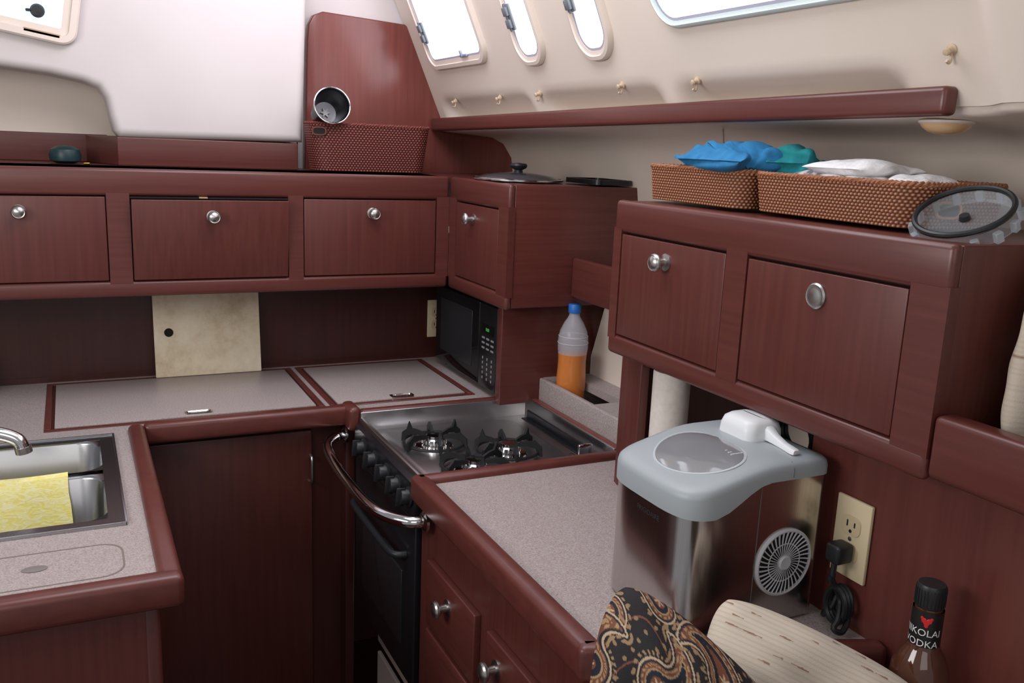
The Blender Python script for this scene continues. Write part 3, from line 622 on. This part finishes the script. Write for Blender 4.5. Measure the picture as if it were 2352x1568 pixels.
loft(b,L); one('griddle_tray',b,BLACK,'flat black griddle tray beside the glass pan lid','tray')
def crumple(name,label,cat,center,sx,sy,h,mat,rz,seed,amp=.35,nl=1):
    rnd=random.Random(seed); t=thing(name,label,cat,center) if nl>1 else None; o=None
    for l in range(nl):
        ph=[rnd.uniform(0,6.28) for _ in range(8)]; hh=h/nl
        M=Matrix.Translation(V(center)+V((rnd.uniform(-.006,.006),rnd.uniform(-.008,.008),l*hh*.80)))@Matrix.Rotation(rz+rnd.uniform(-.12,.12),4,'Z')
        n=64; m=44; loops=[]; k=1-.05*l
        for i in range(n+1):
            u=-1+2*i/n; e=max((1-abs(u)**3)**.5,.03); lp=[]
            for j in range(m):
                a=2*PI*j/m; ca,sa=math.cos(a),math.sin(a)
                x=u*sx/2*k*(1+.08*math.sin(a*2+ph[0])+.04*math.sin(a*5+ph[6])); y=math.copysign(abs(ca)**.6,ca)*sy/2*k*(1+.12*math.sin(u*4+ph[1]))
                z=hh/2+math.copysign(abs(sa)**.9,sa)*hh/2*e
                f=abs(math.sin(x*34+y*22+ph[2]+1.5*math.sin(y*38+ph[3])))**.55+.5*abs(math.sin(y*62-x*30+ph[4]+math.sin(x*60+ph[5])))
                if sa>-.2: z+=hh*amp*(f-.9)*e
                else: z=max(z,.0)
                x+=.004*math.sin(z*220+ph[6]+a); lp.append((x,y,z))
            loops.append(lp)
        b=nb(); loft(b,loops,True,True,M); o=mk('fold' if t else name,b,mat,t,angle=80)
    return t if t else tag(o,label,cat)
BLUE=noisemat('blue_cloth',(60,60,60),[(.3,(.01,.13,.30)),(.7,(.02,.20,.42))],.9,4,1,.5)
TEAL=noisemat('teal_cloth',(60,60,60),[(.3,(.0,.15,.18)),(.7,(.01,.25,.26))],.9,4,1,.5)
TOW=noisemat('white_towel',(120,120,120),[(.3,(.72,.71,.72)),(.7,(.86,.85,.85))],.95,4,1,.8)
GRYT=noisemat('grey_printed_cloth',(90,90,90),[(.4,(.15,.14,.17)),(.55,(.5,.48,.48)),(.7,(.6,.58,.56))],.95,4,1,.5)
crumple('blue_cloth','blue folded cloth on top of the far orange basket','cloth',(1.0,1.222,1.536),.11,.175,.046,BLUE,-.1,2,.42,1)
crumple('teal_cloth','teal crumpled cloth beside the blue cloth','cloth',(1.045,1.128,1.540),.06,.07,.040,TEAL,.3,3,.45)
crumple('grey_cloth','grey printed cloth lying at the far end of the near basket','cloth',(1.055,1.075,1.515),.13,.10,.038,GRYT,.1,4,.2)
crumple('white_towel','white folded towel piled in the near orange basket','towel',(1.030,.975,1.524),.12,.12,.050,TOW,.05,5,.22,2)
crumple('white_towel','thin white towel at the camera end of the near basket','towel',(1.05,.885,1.516),.11,.085,.034,TOW,.05,6,.25)
b=nb()
for k in range(7):
    a=k*.9; c=V((1.11,1.305,1.565)); tube(b,smooth([c+V((.0,.018*math.cos(a),-.03)),c+V((.006*math.sin(a),.014*math.cos(a+.5),.008)),c+V((0,.010*math.cos(a+1.4),.020)),c+V((0,.018*math.cos(a+2),-.03))],5),.003,6)
one('dark_net_bag',b,plain('net_dark',(.03,.035,.04),.7),'dark net bag poking out behind the blue cloth','bag')
bl=thing('jar_lid','round clear lid with black seal leaning beside the near basket','lid',(.99,.775,1.482))
M=orient((.988,.766,1.514),(-.50,-.08,.86))
b=nb(); tube(b,[M@V((.056*math.cos(2*PI*i/48),.056*math.sin(2*PI*i/48),.0)) for i in range(48)],.0036,8,True); mk('seal',b,BLKPL,bl)
b=nb(); lathe(b,[(.053,-.003),(.044,-.012),(.015,-.013),(0,-.013)],M,40,False); lathe(b,[(.058,-.004),(.061,-.02),(.057,-.022)],M,40,False); mk('clear_disc',b,GLASS,bl)
b=nb()
for k in range(14):
    bx(b,.057,.065,-.005,.005,-.022,-.008,.001,1,M@Matrix.Rotation(2*PI*k/14,4,'Z'))
mk('rim_tabs',b,plain('clear_tab',(.5,.55,.6),.15,alpha=.45),bl)
b=nb(); lathe(b,[(.007,-.012),(.006,-.006),(0,-.006)],M,20); mk('center_button',b,BLKPL,bl)
# =================== liner hooks, light, cord ====================
HOOK=plain('cream_hook',(.60,.46,.32),.4)
names=['small cream hook on the liner, first from the tall mahogany panel','small cream hook on the liner, second from the tall mahogany panel','small cream hook on the liner, third from the tall mahogany panel','small cream hook on the liner under the big window, fourth from the panel','small cream hook on the liner under the big window, fifth from the panel','larger cream hook near the right end of the liner above the dome light']
for (px,py),lab in zip(((1047,232),(1149,224),(1240,214),(1430,195),(1602,185),(2188,112)),names):
    d=ray(px,py); t=(1.7572-.44*H)/(d.x+.44*d.z); q=V((0,0,H))+d*t
    h=thing('liner_hook',lab,'hook',q,'cream hooks along the liner'); M=orient(q,(-1,0,-.44))@Matrix.Scale(.8,4)
    b=nb(); lathe(b,[(.009,-.002),(.009,.002),(.006,.004),(.0045,.010),(.0065,.013),(.005,.017),(0,.018)],M,16); mk('stud',b,HOOK,h)
    b=nb(); tube(b,smooth([M@V((0,-.002,.004)),M@V((0,-.012,.006)),M@V((0,-.018,.012)),M@V((0,-.013,.017))],4),.0022,8); mk('hook_arm',b,HOOK,h)
dl=thing('dome_light','tan dome light tucked under the right end of the liner shelf','light',(1.09,.905,1.60))
M=orient((1.088,.890,zu(.9)-.003),(0,0,-1),(0,1,0))
b=nb(); lathe(b,[(.036,0),(.036,.003),(.033,.005)],M,32,True); mk('base',b,CREAMPL,dl)
b=nb(); lathe(b,[(.0335,.004),(.031,.009),(.023,.015),(.012,.018),(0,.019)],M,32); mk('lens',b,plain('amber_lens',(.66,.42,.22),.3,coat=.3),dl)
b=nb(); tube(b,smooth([(1.12,1.41,zu(1.4)-.006),(1.118,1.40,1.58),(1.12,1.385,1.555),(1.125,1.375,1.53)],5),.0025,8); one('hanging_cord',b,plain('tan_cord',(.35,.28,.24),.6),'thin cord hanging from the shelf underside behind the baskets','cord')
# =================== SETTEE & PILLOWS ====================
se=thing('settee','settee bench under the right wooden wall','settee',(.8,.4,0))
b=nb(); bx(b,.45,.955,-.4,.75,0,.56,.01); mk('bench',b,WV,se)
b=nb(); bx(b,.86,.955,-.4,.75,.56,.80,.008); mk('back_ledge',b,WY,se)
b=nb(); bx(b,.42,.86,-.4,.75,.56,.66,.03); mk('seat_cushion',b,plain('cushion_tan',(.5,.42,.34),.9),se)
def cushion(name,C0,C1,C2,T_,n,colfn,mat,label,cat,rnd_=.30):
    C0,C1,C2=V(C0),V(C1),V(C2); e1=C1-C0; e2=C2-C0; s1,s2=e1.length,e2.length; nrm=e1.cross(e2).normalized(); ctr=C0+e1/2+e2/2; e1.normalize(); e2.normalize()
    if nrm.dot(V((0,0,H))-ctr)<0: nrm=-nrm; flip=True
    else: flip=False
    vs=[];cols=[];fs=[]
    u=np.sin(np.linspace(-1,1,n)*PI/2*.96)/math.sin(PI/2*.96); U,Vv=np.meshgrid(u,u,indexing='ij')
    prof=(np.clip(1-np.abs(U)**2.6,0,1)**.5)*(np.clip(1-np.abs(Vv)**2.6,0,1)**.5)
    cr=1-.07*(U*Vv)**4
    A=U*s1/2*np.sqrt(1-rnd_*Vv**2)*cr; B=Vv*s2/2*np.sqrt(1-rnd_*U**2)*cr
    wr=.004*np.sin(U*7+Vv*4)*prof+.0025*np.sin(Vv*13-U*6)*prof
    col=colfn(A,B)
    for sgn in (1,-1):
        for i in range(n):
            for j in range(n):
                p=ctr+e1*float(A[i,j])+e2*float(B[i,j])+nrm*float(sgn*(T_/2*prof[i,j]+wr[i,j]+.0008)); vs.append(tuple(p)); cols.append((*col[i,j],1))
    for s_ in range(2):
        o=s_*n*n
        for i in range(n-1):
            for j in range(n-1):
                f=(o+i*n+j,o+(i+1)*n+j,o+(i+1)*n+j+1,o+i*n+j+1); fs.append(f if (s_==0)!=flip else f[::-1])
    per=[(i,0) for i in range(n)]+[(n-1,j) for j in range(1,n)]+[(i,n-1) for i in range(n-2,-1,-1)]+[(0,j) for j in range(n-2,0,-1)]
    for k in range(len(per)):
        a=per[k]; c=per[(k+1)%len(per)]; fs.append((a[0]*n+a[1],n*n+a[0]*n+a[1],n*n+c[0]*n+c[1],c[0]*n+c[1]))
    me=bpy.data.meshes.new(name); me.from_pydata(vs,[],fs); at=me.color_attributes.new('Col','FLOAT_COLOR','POINT'); at.data.foreach_set('color',np.array(cols,dtype=np.float32).ravel())
    return one(name,me,mat,label,cat,angle=80)
def paisley(A,B):
    h,w=A.shape; col=np.zeros((h,w,3)); col[:]=(.014,.011,.013)
    tan=np.array((.36,.23,.12)); rust=np.array((.17,.06,.03)); cream=np.array((.46,.34,.22)); navy=np.array((.014,.016,.026))
    ln=np.abs(np.sin(A*70+2.2*np.sin(B*48)+B*34)); m=ln<.08; col[m]=rust
    wv=np.sin(A*300+2*np.sin(B*60))*np.sin(B*280+2*np.sin(A*70)); m=wv>.78; col[m]=tan*.7
    rnd=random.Random(12)
    for gi in range(-4,5):
        for gj in range(-4,5):
            cx=gi*.078+rnd.uniform(-.010,.010)+(.039 if gj%2 else 0); cy=gj*.068+rnd.uniform(-.008,.008); a=rnd.uniform(0,6.28); sc=rnd.uniform(.023,.033); fl=rnd.choice((-1,1))
            x=((A-cx)*math.cos(a)+(B-cy)*math.sin(a))/sc; y=fl*(-(A-cx)*math.sin(a)+(B-cy)*math.cos(a))/sc
            d=np.full(A.shape,9.)
            for s_ in np.linspace(0,1,16):
                th=s_*2.6; qx=.9*math.sin(th)*1.1; qy=1.2*(1-math.cos(th))*.8-.4; r_=.68*(1-s_)**.75+.04
                d=np.minimum(d,np.hypot(x-qx,y-qy)-r_)
            for lo,hi,c in [(-.0,.07,cream),(-.07,0,navy),(-.22,-.07,rust),(-.28,-.22,tan),(-.44,-.28,navy),(-2,-.44,None)]:
                m=(d>=lo)&(d<hi)
                if c is None:
                    ang=np.arctan2(y+.4,x); rr=np.hypot(x,y+.4); pm=(np.cos(ang*6)*.10+.15>rr); col[m]=rust; col[m&pm]=cream
                else: col[m]=c
            m=(d>-.18)&(d<-.10)&(np.sin(np.arctan2(y,x)*26)>0); col[m]=tan
            m=(d>.13)&(d<.24)&(np.sin(np.arctan2(y,x)*20)>0); col[m]=tan*.8
    return col
cushion('throw_pillow',T(1402,1268,.98),T(1318,1800,.90),T(1880,1690,.93),.115,320,paisley,PAIS,'black and gold paisley throw pillow leaning at the worktop corner','pillow',.22)
def dashes(A,B):
    col=np.zeros(A.shape+(3,)); col[:]=(.60,.52,.42)
    rib=.5+.5*np.sin(B*1000); col*= (1-.13*(rib[...,None]**3))
    rnd=random.Random(3)
    for k in range(190):
        cx=rnd.uniform(-.25,.25); cy=round(rnd.uniform(-.2,.2)/.0126)*.0126; l=rnd.uniform(.003,.012)
        m=(np.abs(A-cx)<l)&(np.abs(B-cy)<.0008+.0004*np.sin(A*300)); col[m]=(.30,.18,.12)
    return col
cushion('cushion',T(1640,1332,1.13),T(2160,1590,1.08),T(1590,1700,1.07),.10,300,dashes,CREAMF,'cream cushion with brown dashes between the paisley pillow and the liquor bottle','cushion',.16)
cushion('cushion',(.972,.645,1.51),(1.22,.645,1.51),(.942,.645,1.235),.05,140,dashes,CREAMF,'cream dashed cushion at the right edge behind the mahogany board','cushion',.10)
# bottle
bxx,byy=.908,.672; zb=.802
vb=thing('liquor_bottle','brown liquor bottle with black cap and black neck label by the right wall','bottle',(bxx,byy,zb))
M=Matrix.Translation((bxx,byy,zb))
b=nb(); lathe(b,[(.030,0),(.034,.004),(.0345,.02),(.0345,.15),(.033,.165),(.026,.182),(.020,.192),(.0175,.20),(.0165,.235),(.0155,.25)],M,36); mk('glass',b,plain('brown_glass',(.13,.045,.025),.06,trans=.4,coat=.6),vb)
b=nb(); lathe(b,[(.0155,.245),(.0170,.247),(.0172,.272),(.0155,.275),(0,.275)],M,28)
for k in range(28): bx(b,.0165,.0178,-.0007,.0007,.249,.270,0,1,M@Matrix.Rotation(2*PI*k/28,4,'Z'))
mk('cap',b,BLKPL,vb)
b=nb(); lathe(b,[(.0182,.192),(.0180,.243)],M,36,False); nl=mk('neck_label',b,plain('label_black',(.01,.01,.01),.4),vb)
fa=math.atan2(-byy,-bxx)
def wraptext(s,size,z,r_,mat,name,par,rot=.0):
    me=textmesh(s,size)
    for v in me.vertices:
        a=fa+rot+v.co.x/r_; v.co=V((bxx+r_*math.cos(a),byy+r_*math.sin(a),zb+z+v.co.y))
    return mk(name,me,mat,par,sm=False)
LW=plain('label_white',(.75,.75,.75),.5)
wraptext('NIKOLAI',.0125,.213,.0186,LW,'lettering',nl,-.3); wraptext('VODKA',.0125,.199,.0188,LW,'lettering',nl,-.25)
b=nb()
for (a,z,w) in ((0,.2285,.004),(-.16,.231,.0035),(.16,.231,.0035),(-.3,.234,.002),(.3,.234,.002),(0,.2245,.0025)):
    lathe(b,[(w,0),(w*.8,.0008),(0,.001)],orient((bxx+.0182*math.cos(fa+a),byy+.0182*math.sin(fa+a),zb+z+.002),(math.cos(fa+a),math.sin(fa+a),0)),8)
mk('red_emblem',b,plain('emblem_red',(.6,.02,.02),.4),nl)
b=nb(); lathe(b,[(.0349,.03),(.0349,.13)],M,36,False); mk('body_label',b,plain('body_label_black',(.015,.015,.015),.4),vb)
# =================== LIGHTS ====================
def area(name,loc,target,size,power,col=(1,1,1),sy=None):
    l=bpy.data.lights.new(name,'AREA'); l.energy=power; l.color=col; l.size=size
    if sy: l.shape='RECTANGLE'; l.size_y=sy
    o=bpy.data.objects.new(name,l); C.objects.link(o); o.location=loc
    o.rotation_euler=(V(target)-V(loc)).to_track_quat('-Z','Y').to_euler(); return o
area('hatch_light',(.35,1.45,2.3),(.35,1.6,0),.7,9,(.95,.94,1))  # area light for a supposed deck hatch out of view
area('aft_hatch_light',(.45,2.0,2.3),(.5,2.6,1.75),.45,4,(.9,.85,1))  # unseen hatch, supposed from the bright moulded panel
area('port_side_fill',(-.85,1.0,1.75),(1.1,1.45,1.9),.9,13,(1,.96,.94),.5)  # fill added on the port side to brighten the liner; no window seen there
area('camera_side_fill',(-.3,-.9,2.1),(.8,1.4,1.3),1.2,7,(1,.97,.94))  # weak fill added behind the camera; no companionway is seen
w=bpy.data.worlds.new('world'); S.world=w; w.use_nodes=True
w.node_tree.nodes['Background'].inputs['Color'].default_value=(.94,.94,1,1); w.node_tree.nodes['Background'].inputs['Strength'].default_value=.34
